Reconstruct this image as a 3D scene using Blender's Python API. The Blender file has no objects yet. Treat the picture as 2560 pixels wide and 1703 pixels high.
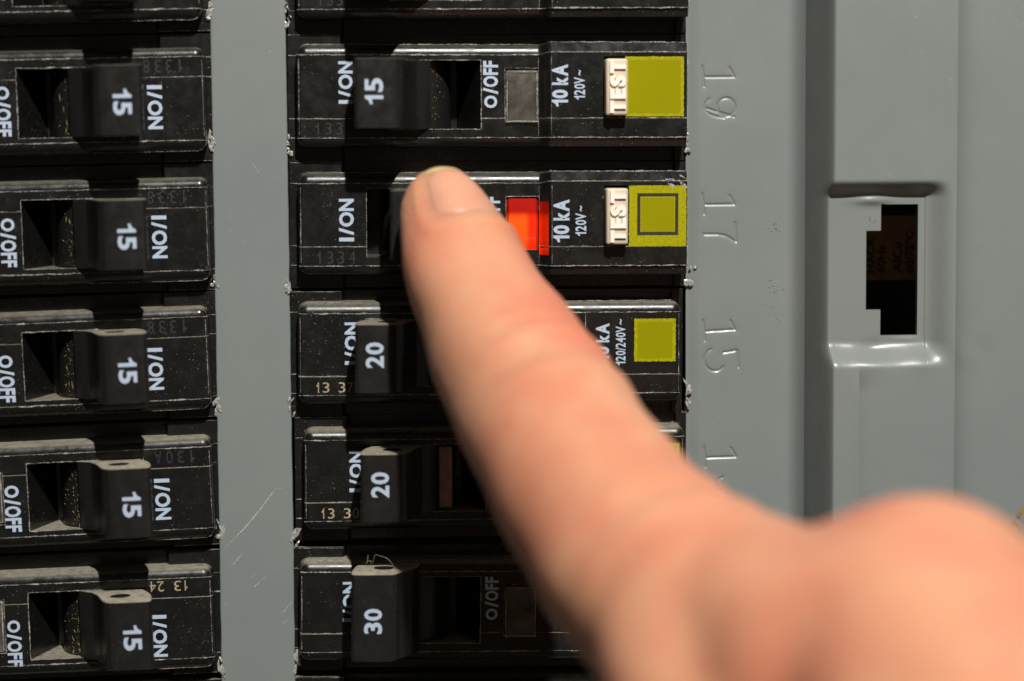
import bpy, bmesh, math, random
import numpy as np
from mathutils import Vector, Matrix

random.seed(7)
RNG = np.random.default_rng(11)
SC = bpy.context.scene
COL = SC.collection
R = math.radians
PX = 1.0 / 17000.0          # one photo pixel on the plane of the breaker faces, in metres
D = 0.33                    # lens to panel
FACE = 3.0                  # breaker faces stand 3 mm proud of the sheet metal

# ------------------------------------------------------------------ camera
cam_d = bpy.data.cameras.new('camera')
cam = bpy.data.objects.new('camera', cam_d)
COL.objects.link(cam)
SC.camera = cam
cam_d.sensor_width = 36.0
cam_d.lens = D * 36.0 / (2560 * PX)
cam_d.clip_start = 0.005
cam_d.clip_end = 5.0
PITCH, YAW, ROLL = R(5.0), R(4.6), R(0.40)
target = Vector((0, -FACE * 0.001, 0))
fwd = Vector((math.sin(YAW) * math.cos(PITCH), math.cos(YAW) * math.cos(PITCH), -math.sin(PITCH)))
cam.location = target - fwd * D
q = fwd.to_track_quat('-Z', 'Y')
cam_rot = q.to_matrix() @ Matrix.Rotation(-ROLL, 3, 'Z')
cam.rotation_euler = cam_rot.to_euler()
cam_d.dof.use_dof = True
cam_d.dof.focus_distance = D + 0.001
cam_d.dof.aperture_fstop = cam_d.lens / 9.2
cam_d.dof.aperture_blades = 9

def at(px, py, h=FACE):
    """point of the place seen at photo pixel (px,py) on the plane h mm in front of the sheet metal"""
    f = D / PX
    d = cam_rot @ Vector(((px - 1280) , -(py - 851.5), -f))
    t = (-h * 0.001 - cam.location.y) / d.y
    return cam.location + d * t

# ------------------------------------------------------------------ world and lamp
world = bpy.data.worlds.new('World')
SC.world = world
world.use_nodes = True
bg = world.node_tree.nodes['Background']
bg.inputs[0].default_value = (1.0, 0.80, 0.60, 1)
bg.inputs[1].default_value = 0.080
_nt = world.node_tree
_tc0 = _nt.nodes.new('ShaderNodeTexCoord'); _sx = _nt.nodes.new('ShaderNodeSeparateXYZ'); _mr = _nt.nodes.new('ShaderNodeValToRGB')
_nt.links.new(_tc0.outputs['Generated'], _sx.inputs[0])
_ma = _nt.nodes.new('ShaderNodeMath'); _ma.operation = 'MULTIPLY_ADD'; _ma.inputs[1].default_value = 0.5; _ma.inputs[2].default_value = 0.5
_nt.links.new(_sx.outputs['X'], _ma.inputs[0]); _nt.links.new(_ma.outputs[0], _mr.inputs[0])
_mr.color_ramp.elements[0].color = (0.30, 0.25, 0.19, 1); _mr.color_ramp.elements[1].color = (1.35, 1.08, 0.80, 1)
_nt.links.new(_mr.outputs[0], bg.inputs[0])

lamp_d = bpy.data.lights.new('work_lamp', 'AREA')
lamp_d.shape = 'DISK'
lamp_d.size = 0.024
lamp_d.energy = 11.5
lamp_d.color = (1.0, 0.965, 0.90)
lamp = bpy.data.objects.new('work_lamp', lamp_d)
COL.objects.link(lamp)
ldir = Vector((0.125, -1.0, 1.0)).normalized()
lamp.location = Vector((0.0, 0, 0)) + ldir * 0.90
lamp.rotation_euler = (-ldir).to_track_quat('-Z', 'Y').to_euler()

SC.view_settings.view_transform = 'Standard'
SC.view_settings.look = 'None'
SC.view_settings.exposure = 0.0
SC.view_settings.gamma = 1.0
SC.cycles.max_bounces = 8

# ------------------------------------------------------------------ materials
def mat(name):
    m = bpy.data.materials.new(name)
    m.use_nodes = True
    return m, m.node_tree, m.node_tree.nodes['Principled BSDF']

def N(nt, typ, **kw):
    n = nt.nodes.new(typ)
    for k, v in kw.items():
        setattr(n, k, v)
    return n

def coords(nt):
    tc = N(nt, 'ShaderNodeTexCoord'); oi = N(nt, 'ShaderNodeObjectInfo')
    mul = N(nt, 'ShaderNodeMath', operation='MULTIPLY'); mul.inputs[1].default_value = 3.7
    nt.links.new(oi.outputs['Random'], mul.inputs[0])
    add = N(nt, 'ShaderNodeVectorMath', operation='ADD')
    nt.links.new(tc.outputs['Object'], add.inputs[0]); nt.links.new(mul.outputs[0], add.inputs[1])
    return add.outputs[0], oi

def noise(nt, vec, scale, detail=3, rough=0.5):
    n = N(nt, 'ShaderNodeTexNoise')
    n.inputs['Scale'].default_value = scale; n.inputs['Detail'].default_value = detail
    n.inputs['Roughness'].default_value = rough
    nt.links.new(vec, n.inputs['Vector'])
    return n.outputs['Fac']

def ramp(nt, fac, a, b, ca=0.0, cb=1.0):
    m = N(nt, 'ShaderNodeMapRange')
    m.inputs['From Min'].default_value = a; m.inputs['From Max'].default_value = b
    m.inputs['To Min'].default_value = ca; m.inputs['To Max'].default_value = cb
    m.interpolation_type = 'SMOOTHSTEP'
    nt.links.new(fac, m.inputs['Value'])
    return m.outputs[0]

def mixc(nt, fac, a, b):
    m = N(nt, 'ShaderNodeMix', data_type='RGBA')
    if isinstance(fac, float): m.inputs[0].default_value = fac
    else: nt.links.new(fac, m.inputs[0])
    for i, c in ((6, a), (7, b)):
        if isinstance(c, tuple): m.inputs[i].default_value = (*c, 1)
        else: nt.links.new(c, m.inputs[i])
    return m.outputs[2]

def mth(nt, op, a, b):
    m = N(nt, 'ShaderNodeMath', operation=op)
    for i, c in ((0, a), (1, b)):
        if isinstance(c, (int, float)): m.inputs[i].default_value = c
        else: nt.links.new(c, m.inputs[i])
    return m.outputs[0]

def bump(nt, bs, height, strength, dist):
    b = N(nt, 'ShaderNodeBump'); b.inputs['Strength'].default_value = strength
    b.inputs['Distance'].default_value = dist
    nt.links.new(height, b.inputs['Height']); nt.links.new(b.outputs[0], bs.inputs['Normal'])

def plastic(name, base, rough, dustcol=(0.36, 0.325, 0.25), speck=1.0):
    m, nt, bs = mat(name)
    v, oi = coords(nt)
    big = noise(nt, v, 160, 4, 0.6)
    fine = noise(nt, v, 5200, 2, 0.6)
    mid = noise(nt, v, 900, 5, 0.75)
    s1 = mth(nt, 'MULTIPLY', ramp(nt, fine, 0.66, 0.74), ramp(nt, big, 0.42, 0.68))
    s2 = mth(nt, 'MULTIPLY', ramp(nt, mid, 0.58, 0.80), 0.045)
    vor = N(nt, 'ShaderNodeTexVoronoi'); vor.inputs['Scale'].default_value = 1500
    nt.links.new(v, vor.inputs['Vector'])
    pts = mth(nt, 'MULTIPLY', mth(nt, 'LESS_THAN', vor.outputs['Distance'], 0.085), ramp(nt, big, 0.40, 0.60))
    pts2 = mth(nt, 'MULTIPLY', pts, 0.9)
    sp = mth(nt, 'MAXIMUM', mth(nt, 'MAXIMUM', mth(nt, 'MULTIPLY', s1, 0.55), s2), pts2)
    sp = mth(nt, 'MULTIPLY', sp, speck)
    g = N(nt, 'ShaderNodeNewGeometry')
    sx = N(nt, 'ShaderNodeSeparateXYZ'); nt.links.new(g.outputs['True Normal'], sx.inputs[0])
    col = N(nt, 'ShaderNodeSeparateColor'); nt.links.new(oi.outputs['Color'], col.inputs[0])
    up = ramp(nt, sx.outputs['Z'], 0.45, 0.98)
    up = mth(nt, 'MULTIPLY', mth(nt, 'MULTIPLY', up, ramp(nt, mid, 0.25, 0.62, 0.45, 1.0)), col.outputs[0])
    c1 = mixc(nt, sp, base, (0.30, 0.29, 0.25))
    c2 = mixc(nt, up, c1, dustcol)
    nt.links.new(c2, bs.inputs['Base Color'])
    r = ramp(nt, noise(nt, v, 420, 4, 0.7), 0.3, 0.7, rough - 0.06, rough + 0.12)
    r2 = mth(nt, 'ADD', r, mth(nt, 'MULTIPLY', up, 0.6))
    nt.links.new(r2, bs.inputs['Roughness'])
    bump(nt, bs, mth(nt, 'ADD', mth(nt, 'MULTIPLY', fine, 0.3), mid), 0.25, 0.00006)
    return m

M_CASE = plastic('black_moulded_plastic', (0.0085, 0.0083, 0.0080), 0.27)
M_LEVER = plastic('black_lever_plastic', (0.0125, 0.0118, 0.0115), 0.30, speck=0.30)

def simple(name, color, rough, nscale=800, namp=0.12, metal=0.0, bumpd=0.00003, **kw):
    m, nt, bs = mat(name)
    v, oi = coords(nt)
    n1 = noise(nt, v, nscale, 4, 0.6)
    lo = tuple(c * (1 - namp) for c in color); hi = tuple(min(1, c * (1 + namp)) for c in color)
    nt.links.new(mixc(nt, ramp(nt, n1, 0.3, 0.7), lo, hi), bs.inputs['Base Color'])
    bs.inputs['Roughness'].default_value = rough
    bs.inputs['Metallic'].default_value = metal
    if bumpd: bump(nt, bs, n1, 0.4, bumpd)
    for k, val in kw.items(): bs.inputs[k.replace('_', ' ')].default_value = val
    return m

M_WEAR = simple('scuffed_plastic_edge', (0.27, 0.265, 0.24), 0.5, 1500, 0.75)
def red_window():
    m, nt, bs = mat('red_trip_window')
    tc = N(nt, 'ShaderNodeTexCoord'); sx = N(nt, 'ShaderNodeSeparateXYZ'); nt.links.new(tc.outputs['Object'], sx.inputs[0])
    n = noise(nt, tc.outputs['Object'], 700, 3, 0.6)
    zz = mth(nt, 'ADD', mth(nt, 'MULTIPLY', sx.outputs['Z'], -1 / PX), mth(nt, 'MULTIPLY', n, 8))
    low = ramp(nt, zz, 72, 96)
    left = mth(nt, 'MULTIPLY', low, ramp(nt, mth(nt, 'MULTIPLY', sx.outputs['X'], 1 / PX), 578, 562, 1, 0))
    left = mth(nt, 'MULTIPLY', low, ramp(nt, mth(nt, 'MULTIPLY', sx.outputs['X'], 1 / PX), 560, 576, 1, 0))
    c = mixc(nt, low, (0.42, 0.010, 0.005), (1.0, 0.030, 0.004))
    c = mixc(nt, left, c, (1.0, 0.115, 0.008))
    nt.links.new(c, bs.inputs['Base Color'])
    bs.inputs['Roughness'].default_value = 0.12
    bs.inputs['Coat Weight'].default_value = 0.6; bs.inputs['Coat Roughness'].default_value = 0.05
    return m
M_FLAG = red_window()
M_RIM = simple('lens_edge', (0.42, 0.39, 0.33), 0.3, 900, 0.3)
M_HANDREFL = simple('brown_hand_reflection', (0.30, 0.17, 0.15), 0.3, 900, 0.2)  # reflection of the hand put into a brown-pink colour
M_FLECK = simple('ochre_dust', (0.34, 0.26, 0.09), 0.8, 900, 0.4)
M_GREYFLAG = simple('grey_indicator_base', (0.22, 0.20, 0.17), 0.5, 900, 0.4)
M_DARK = simple('dark_recess', (0.010, 0.008, 0.006), 0.6)
M_YEL = simple('olive_yellow_label', (0.34, 0.325, 0.0), 0.7, 2600, 0.16, Specular_IOR_Level=0.15)
M_YEL2 = simple('olive_label_centre', (0.272, 0.258, 0.0), 0.8, 300, 0.01, bumpd=0, Specular_IOR_Level=0.1)
M_INK = simple('black_ink', (0.018, 0.016, 0.012), 0.6)
M_IVORY = simple('ivory_plastic_shaded', (0.64, 0.53, 0.40), 0.45, 700, 0.04)  # browner than the raised word: shading around the letters put into the colour
M_IVORY2 = simple('ivory_plastic_raised', (0.92, 0.88, 0.79), 0.45, 700, 0.04)
M_TAN = simple('tan_ink', (0.36, 0.30, 0.20), 0.6, 2500, 0.3)
M_FAINT = simple('faint_stamp', (0.019, 0.0185, 0.018), 0.75, 2500, 0.3)
M_STEEL = simple('torn_steel', (0.42, 0.42, 0.39), 0.32, 2500, 0.5, metal=0.3, bumpd=0.0002)
M_SCR = simple('scratched_paint', (0.36, 0.40, 0.39), 0.4, 2500, 0.35)
M_RUST = simple('ochre_stain', (0.30, 0.20, 0.05), 0.7, 2500, 0.4)
M_THREAD = simple('dust_thread', (0.35, 0.31, 0.22), 0.8)
M_TAG = simple('tan_label_paper', (0.40, 0.27, 0.10), 0.7, 500, 0.15)
M_INSIDE = simple('inner_box_black', (0.010, 0.009, 0.008), 0.7)

def print_white():
    m, nt, bs = mat('pale_blue_printing')
    v, oi = coords(nt)
    a = noise(nt, v, 2600, 4, 0.7); b = noise(nt, v, 350, 2, 0.5)
    w = mth(nt, 'MULTIPLY', ramp(nt, a, 0.60, 0.70), ramp(nt, b, 0.45, 0.65))
    nt.links.new(mixc(nt, w, (0.44, 0.525, 0.66), (0.05, 0.05, 0.055)), bs.inputs['Base Color'])
    bs.inputs['Roughness'].default_value = 0.55
    return m
M_PRINT = print_white()

def grey_paint():
    m, nt, bs = mat('grey_enamel')
    tc = N(nt, 'ShaderNodeTexCoord'); v = tc.outputs['Object']
    a = noise(nt, v, 30, 3, 0.5); f = noise(nt, v, 1800, 3, 0.6); o = noise(nt, v, 260, 2, 0.5)
    base = mixc(nt, ramp(nt, a, 0.3, 0.7), (0.196, 0.222, 0.220), (0.214, 0.236, 0.229))
    sp = N(nt, 'ShaderNodeTexVoronoi'); sp.inputs['Scale'].default_value = 260
    nt.links.new(v, sp.inputs['Vector'])
    dots = mth(nt, 'LESS_THAN', sp.outputs['Distance'], 0.028)
    nt.links.new(mixc(nt, mth(nt, 'MULTIPLY', dots, 0.5), base, (0.45, 0.47, 0.45)), bs.inputs['Base Color'])
    sm = noise(nt, v, 75, 5, 0.65); o2 = noise(nt, v, 620, 2, 0.5)
    nt.links.new(mth(nt, 'ADD', ramp(nt, f, 0.3, 0.7, 0.0, 0.08), ramp(nt, sm, 0.35, 0.65, 0.22, 0.36)), bs.inputs['Roughness'])
    bump(nt, bs, mth(nt, 'ADD', mth(nt, 'ADD', mth(nt, 'MULTIPLY', f, 0.12), mth(nt, 'MULTIPLY', o2, 0.35)), o), 0.30, 0.00007)
    return m
M_GREY = grey_paint()

def clear_lens(name, col, body):
    m = bpy.data.materials.new(name); m.use_nodes = True
    nt = m.node_tree; nt.nodes.clear()
    out = N(nt, 'ShaderNodeOutputMaterial'); tr = N(nt, 'ShaderNodeBsdfTransparent'); gl = N(nt, 'ShaderNodeBsdfGlossy'); df = N(nt, 'ShaderNodeBsdfDiffuse')
    tr.inputs[0].default_value = (*col, 1); df.inputs[0].default_value = (*body, 1); gl.inputs['Roughness'].default_value = 0.10
    fr = N(nt, 'ShaderNodeFresnel'); fr.inputs[0].default_value = 1.5
    v, oi = coords(nt); sc = ramp(nt, noise(nt, v, 260, 5, 0.7), 0.35, 0.70, 0.16, 0.46)
    a = N(nt, 'ShaderNodeMixShader'); b = N(nt, 'ShaderNodeMixShader')
    nt.links.new(sc, a.inputs[0]); nt.links.new(tr.outputs[0], a.inputs[1]); nt.links.new(df.outputs[0], a.inputs[2])
    nt.links.new(fr.outputs[0], b.inputs[0]); nt.links.new(a.outputs[0], b.inputs[1]); nt.links.new(gl.outputs[0], b.inputs[2])
    nt.links.new(b.outputs[0], out.inputs[0])
    return m
M_LENS = clear_lens('clear_plastic_lens', (0.75, 0.72, 0.66), (0.30, 0.28, 0.25))

def skin():
    m, nt, bs = mat('skin')
    tc = N(nt, 'ShaderNodeTexCoord'); v = tc.outputs['Object']
    a = noise(nt, v, 55, 3, 0.55); b = noise(nt, v, 22, 2, 0.5)
    e = noise(nt, v, 130, 4, 0.6)
    c = mixc(nt, ramp(nt, a, 0.40, 0.60), (0.66, 0.312, 0.188), (0.63, 0.258, 0.156))
    c = mixc(nt, mth(nt, 'MULTIPLY', ramp(nt, e, 0.48, 0.70), 0.45), c, (0.66, 0.36, 0.22))
    c = mixc(nt, mth(nt, 'MULTIPLY', ramp(nt, b, 0.46, 0.62), 0.75), c, (0.64, 0.200, 0.130))
    f1 = noise(nt, v, 420, 5, 0.65)
    nt.links.new(c, bs.inputs['Base Color'])
    bs.inputs['Roughness'].default_value = 0.52
    bs.inputs['Specular IOR Level'].default_value = 0.35
    bs.inputs['Subsurface Weight'].default_value = 0.85
    bs.inputs['Subsurface Radius'].default_value = (1.0, 0.34, 0.16)
    bs.inputs['Subsurface Scale'].default_value = 0.0045
    wv = N(nt, 'ShaderNodeTexVoronoi'); wv.inputs['Scale'].default_value = 1700
    nt.links.new(v, wv.inputs['Vector'])
    bump(nt, bs, mth(nt, 'ADD', mth(nt, 'MULTIPLY', wv.outputs['Distance'], 0.35), f1), 0.55, 0.00022)
    return m
M_SKIN = skin()
M_NAIL = simple('fingernail', (0.66, 0.325, 0.215), 0.40, 200, 0.06, Subsurface_Weight=0.4, Subsurface_Scale=0.001, Specular_IOR_Level=0.3)
M_NAILTIP = simple('nail_edge', (0.62, 0.47, 0.22), 0.35, 200, 0.06)

# ------------------------------------------------------------------ object helpers
def link(name, me, material, parent=None, color=None):
    o = bpy.data.objects.new(name, me)
    COL.objects.link(o)
    mats = material if isinstance(material, (list, tuple)) else [material]
    if not len(me.materials):
        for k in mats: me.materials.append(k)
    if parent: o.parent = parent
    if color is not None: o.color = (color, color, color, 1)
    return o

def thing(name, label, cat, loc=(0, 0, 0), group=None, kind=None):
    o = bpy.data.objects.new(name, None); COL.objects.link(o)
    o.empty_display_size = 0.01
    o.location = loc
    o['label'] = label; o['category'] = cat
    if group: o['group'] = group
    if kind: o['kind'] = kind
    return o

def P(u, v, h):            # photo-pixel offsets on the face plane, mm height -> local metres
    return (u * PX, -h * 0.001, -v * PX)

def from_grid(name, X, Y, Z, keep=None, angle=32, extra=None):
    nv, nu = X.shape
    co = np.stack([X, Y, Z], -1).reshape(-1, 3)
    idx = np.arange(nv * nu).reshape(nv, nu)
    a = idx[:-1, :-1]; b = idx[:-1, 1:]; c = idx[1:, 1:]; d = idx[1:, :-1]
    quads = np.stack([a, d, c, b], -1)
    if keep is not None: quads = quads[keep]
    quads = quads.reshape(-1, 4)
    me = bpy.data.meshes.new(name)
    me.from_pydata(co.tolist(), [], quads.tolist())
    me.update()
    me.shade_smooth()
    me.set_sharp_from_angle(angle=R(angle))
    return me

def merge(name, parts):
    """parts: list of (mesh, material_index) -> one mesh"""
    bm = bmesh.new()
    for me, mi in parts:
        n0 = len(bm.faces)
        bm.from_mesh(me)
        bm.faces.ensure_lookup_table()
        if mi is not None:
            for f in bm.faces[n0:]: f.material_index = mi
    out = bpy.data.meshes.new(name)
    bm.to_mesh(out); bm.free()
    return out

def box_mesh(name, u0, u1, v0, v1, h0, h1, bev=0.0, seg=2, dome=0.0):
    bm = bmesh.new()
    bmesh.ops.create_cube(bm, size=1)
    a = P(u0, v1, h0); b = P(u1, v0, h1)
    for v in bm.verts:
        v.co = Vector([a[i] if v.co[i] < 0 else b[i] for i in (0, 1, 2)])
    bmesh.ops.recalc_face_normals(bm, faces=bm.faces)
    if bev: bmesh.ops.bevel(bm, geom=bm.edges[:], offset=bev * 0.001, segments=seg, affect='EDGES', profile=0.5)
    me = bpy.data.meshes.new(name); bm.to_mesh(me); bm.free()
    me.shade_smooth(); me.set_sharp_from_angle(angle=R(50))
    return me

# ---- lettering
_tc = {}
def glyphs(s, bold=0.02, space=1.0, res=3):
    key = (s, bold, space)
    if key in _tc: return _tc[key]
    cu = bpy.data.curves.new('t', 'FONT'); cu.body = s
    cu.size = 1.0; cu.offset = bold; cu.resolution_u = res; cu.space_character = space
    o = bpy.data.objects.new('t', cu); COL.objects.link(o)
    bpy.context.view_layer.update()
    me = bpy.data.meshes.new_from_object(o.evaluated_get(bpy.context.evaluated_depsgraph_get()))
    vs = np.array([v.co[:2] for v in me.vertices]); fs = [tuple(p.vertices) for p in me.polygons]
    bpy.data.objects.remove(o); bpy.data.curves.remove(cu); bpy.data.meshes.remove(me)
    vs = (vs - vs.min(0)) / (vs.max(0) - vs.min(0))
    _tc[key] = (vs, fs)
    return _tc[key]

ONE = ([(0.58, 0), (1, 0), (1, 1), (0.66, 1), (0.52, 0.86), (0.28, 0.76), (0.0, 0.72), (0.0, 0.575), (0.58, 0.62)], [(0, 1, 2, 3, 4, 8), (4, 5, 6, 7, 8)])
ONE = (np.array(ONE[0], float), ONE[1])
LAY = {'I/ON': [('I', 0, .09), ('/', .145, .315), ('O', .345, .69), ('N', .715, 1)],
       'O/OFF': [('O', 0, .265, .06, .94), ('/', .29, .43), ('O', .445, .68), ('F', .70, .84), ('F', .86, 1)],
       '15': [('1', 0, .34), ('5', .47, 1)], '20': [('2', 0, .47), ('0', .53, 1)], '30': [('3', 0, .46), ('0', .53, 1)],
       '10 kA': [('1', 0, .16), ('0', .19, .40), ('k', .51, .71), ('A', .72, 1)],
       '120V~': [('1', 0, .12), ('2', .155, .33), ('0', .36, .53), ('V', .53, .76), ('~', .82, 1, .38, .62)],
       '120/240V~': [('1', 0, .075), ('2', .095, .195), ('0', .215, .315), ('/', .32, .38), ('2', .385, .485), ('4', .495, .60), ('0', .61, .71), ('V', .71, .845), ('~', .88, 1, .38, .62)],
       'TEST': [('T', 0, .235), ('E', .275, .47), ('S', .51, .725), ('T', .765, 1)],
       '1338': [('1', 0, .10), ('3', .27, .43), ('3', .55, .71), ('8', .84, 1)], '1334': [('1', 0, .10), ('3', .27, .43), ('3', .55, .71), ('4', .83, 1)],
       '130A': [('1', 0, .10), ('3', .27, .43), ('0', .55, .71), ('A', .83, 1)],
       '13 37': [('1', 0, .07), ('3', .17, .35), ('3', .60, .78), ('7', .83, 1)], '13 30': [('1', 0, .07), ('3', .17, .35), ('3', .60, .78), ('0', .83, 1)],
       '13 24': [('1', 0, .07), ('3', .17, .35), ('2', .62, .80), ('4', .83, 1)]}
def layout(s, bold, space=1.0):
    if s not in LAY: return glyphs(s, bold, space)
    key = (s, bold, 'L')
    if key in _tc: return _tc[key]
    V, F_ = [], []
    for e in LAY[s]:
        c, x0, x1 = e[:3]; y0, y1 = (e[3], e[4]) if len(e) > 3 else (0, 1)
        if c == '1' : vs, fs = ONE
        elif c == 'I': vs, fs = np.array([(0, 0), (1, 0), (1, 1), (0, 1)], float), [(0, 1, 2, 3)]
        else: vs, fs = glyphs(c, bold)
        k = sum(len(a) for a in V)
        V.append(np.stack([x0 + vs[:, 0] * (x1 - x0), y0 + vs[:, 1] * (y1 - y0)], -1))
        F_ += [tuple(i + k for i in f) for f in fs]
    _tc[key] = (np.concatenate(V), F_)
    return _tc[key]

def lettering(name, s, u0, u1, v0, v1, h, bold=0.02, space=1.0, thick=0.0, hfun=None, rot=0, jitter=0.0):
    """reads from v1 up to v0 (photo: bottom to top), cap tops towards u0"""
    vs, fs = layout(s, bold, space)
    co = []
    for x, y in vs:
        u = u1 - y * (u1 - u0) ; v = v1 - x * (v1 - v0)
        if jitter:
            u += random.uniform(-jitter, jitter); v += random.uniform(-jitter, jitter)
        co.append(P(u, v, h))
    me = bpy.data.meshes.new(name)
    me.from_pydata(co, [], fs); me.update()
    bm = bmesh.new(); bm.from_mesh(me)
    bmesh.ops.remove_doubles(bm, verts=bm.verts, dist=1e-7)
    for f in bm.faces: f.normal_update()
    if len(bm.faces) and sum(f.normal.y * f.calc_area() for f in bm.faces) > 0:
        bmesh.ops.reverse_faces(bm, faces=bm.faces)
    if thick:
        r = bmesh.ops.extrude_face_region(bm, geom=bm.faces[:])
        for g in r['geom']:
            if isinstance(g, bmesh.types.BMVert): g.co.y -= thick * 0.001
        bmesh.ops.recalc_face_normals(bm, faces=bm.faces)
    bm.to_mesh(me); bm.free()
    return me

# ------------------------------------------------------------------ breaker case as measured relief
def ss(x): x = np.clip(x, 0, 1); return x * x * (3 - 2 * x)

SLOT = (168, 455, 13, 183)
WIN = (514, 597, 33, 166)
BTN = (756, 812, 6, 152)

def case_h(u, v, kind, raw=False):
    mod = kind == 'test'
    U = 966 if mod else 962
    floor = -0.25 + (-1.55) * ss((u - 108) / 10)
    floor = np.where(u > U - 18, -0.4, floor)
    # rounded block outline
    m = ss((u - 597) / 28) if mod else np.zeros_like(u)
    topv = -27 - 4 * m; botv = 228 + 1 * m
    cy = (topv + botv) / 2; hy = (botv - topv) / 2; cx = U / 2; hx = U / 2
    r = 24.0 if not mod else np.where(u > 500, 5.0, 24.0)
    qx = np.abs(u - cx) - hx + r; qy = np.abs(v - cy) - hy + r
    sd = np.hypot(np.maximum(qx, 0), np.maximum(qy, 0)) + np.minimum(np.maximum(qx, qy), 0) - r
    e = -sd
    wall = np.clip(e / 2.4, 0, 1)
    k = np.clip(1 - e / 27.0, 0, 1)
    drop_t = 1.35 * (1 - np.sqrt(np.clip(1 - k * k, 0, 1)))
    kb = np.clip(1 - e / 24.0, 0, 1)
    drop_b = 1.15 * (1 - np.sqrt(np.clip(1 - kb * kb, 0, 1)))
    kl = np.clip(1 - np.minimum(u, U - u) / 13.0, 0, 1)
    drop_l = 0.55 * (1 - np.sqrt(np.clip(1 - kl * kl, 0, 1)))
    soft = np.where(v < 0, drop_t, np.where(v > 204, drop_b, drop_l))
    hardt = np.where(v < -5, 0.30 + 0.2 * np.clip((-5 - v) / 26, 0, 1), 0.0)
    hardb = np.where(v > 204, 0.25 + 0.25 * np.clip((v - 204) / 25, 0, 1), 0.0)
    soft = soft * (1 - m) + (hardt + hardb) * m
    top = FACE + 2.2 * m - soft
    top = top - 0.10 * (np.abs(v - 156) < 1.6) * (u > -30)
    top = top + 0.06 * np.where((v > 157.5) & (v < 204), 1, 0)
    h = floor + (top - floor) * wall
    if raw: return h
    def inside(b): return (u > b[0]) & (u < b[1]) & (v > b[2]) & (v < b[3])
    sl = inside(SLOT)
    rampd = FACE - 9.0 * np.clip((SLOT[1] - u) / 52, 0, 1)
    h = np.where(sl, np.maximum(-6.0, np.where(u > SLOT[1] - 52, rampd, -6.0)), h)
    if kind != 'plain':
        h = np.where(inside(WIN), FACE - 1.6, h)
    if mod:
        h = np.where(inside(BTN), 1.0, h)
    return h

def case_grid(kind):
    U = 966 if kind == 'test' else 962
    fu = [-22, 0, 2.4, SLOT[0], SLOT[1], SLOT[1] - 52, U, U - 2.4, 108, 118]
    fv = [0, 204, 156, SLOT[2], SLOT[3], 154.4, 157.6]
    if kind != 'plain': fu += WIN[:2]; fv += WIN[2:]
    if kind == 'test': fu += [597, 625, *BTN[:2]]; fv += [-5, *BTN[2:]]
    us = set(np.arange(-22, U + 12, 7.0)) | set(np.arange(-2, 34, 1.6)) | set(np.arange(U - 34, U + 3, 1.6))
    vs = set(np.arange(-53, 266, 5.0)) | set(np.arange(-33, 3, 1.3)) | set(np.arange(200, 232, 1.3))
    for f in fu: us |= {f - 0.5, f + 0.5}
    for f in fv: vs |= {f - 0.5, f + 0.5}
    def clean(s, lo, hi, keep):
        out = []
        for x in sorted(s):
            if x < lo or x > hi: continue
            if out and x - out[-1] < 0.35: continue
            out.append(float(x))
        return np.array(out)
    us = clean(us, -22, U + 11, fu); vs = clean(vs, -53, 266, fv)
    us = np.concatenate([[us[0] - 0.3], us, [us[-1] + 0.3]]); vs = np.concatenate([[vs[0] - 0.3], vs, [vs[-1] + 0.3]])
    u, v = np.meshgrid(us, vs)
    h = case_h(u, v, kind)
    h[0, :] = h[-1, :] = -14; h[:, 0] = h[:, -1] = -14
    return from_grid('case', u * PX, -h * 0.001, -v * PX)

def ribbon(pts, width, kind=None, lift=0.035, gap=0.35, step=3.0, seed=0, hfun=None):
    """ragged pale edge line along a pixel polyline, lying on the relief"""
    rng = np.random.default_rng(seed)
    pts = np.array(pts, float)
    seg = np.hypot(*(pts[1:] - pts[:-1]).T); L = np.concatenate([[0], np.cumsum(seg)])
    n = max(10, int(L[-1] / step)); t = np.linspace(0, L[-1], n)
    x = np.interp(t, L, pts[:, 0]); y = np.interp(t, L, pts[:, 1])
    dx = np.gradient(x); dy = np.gradient(y); l = np.hypot(dx, dy) + 1e-9
    nx, ny = -dy / l, dx / l
    base = rng.normal(0, 1, n); sm = np.convolve(base, np.ones(9) / 9, 'same') * 2.2
    w = width * (0.55 + 0.45 * sm + 0.35 * base); w = 0.9 * np.where(sm < -gap * 2.8, 0.25 * width, np.clip(w, 0.45 * width, 1.8 * width))
    off = np.convolve(rng.normal(0, 1, n), np.ones(5) / 5, 'same') * width * 0.35
    co, fs = [], []
    for i in range(n):
        for s in (-0.5, 0.5):
            uu = x[i] + nx[i] * (off[i] + s * w[i]); vv = y[i] + ny[i] * (off[i] + s * w[i])
            hh = hfun(x[i], y[i]) + lift
            co.append(P(uu, vv, hh))
        if i: fs.append((2 * i - 2, 2 * i, 2 * i + 1, 2 * i - 1))
    me = bpy.data.meshes.new('wear'); me.from_pydata(co, [], fs); me.update()
    return me

def h_at(kind):
    def f(u, v):
        a = np.array([[u]], float); b = np.array([[v]], float)
        uu = a + np.array([[-1.5, 1.5, 0, 0, 0]]); vv = b + np.array([[0, 0, -1.5, 1.5, 0]])
        return float(case_h(uu, vv, kind, raw=True).max())
    return f

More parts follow.
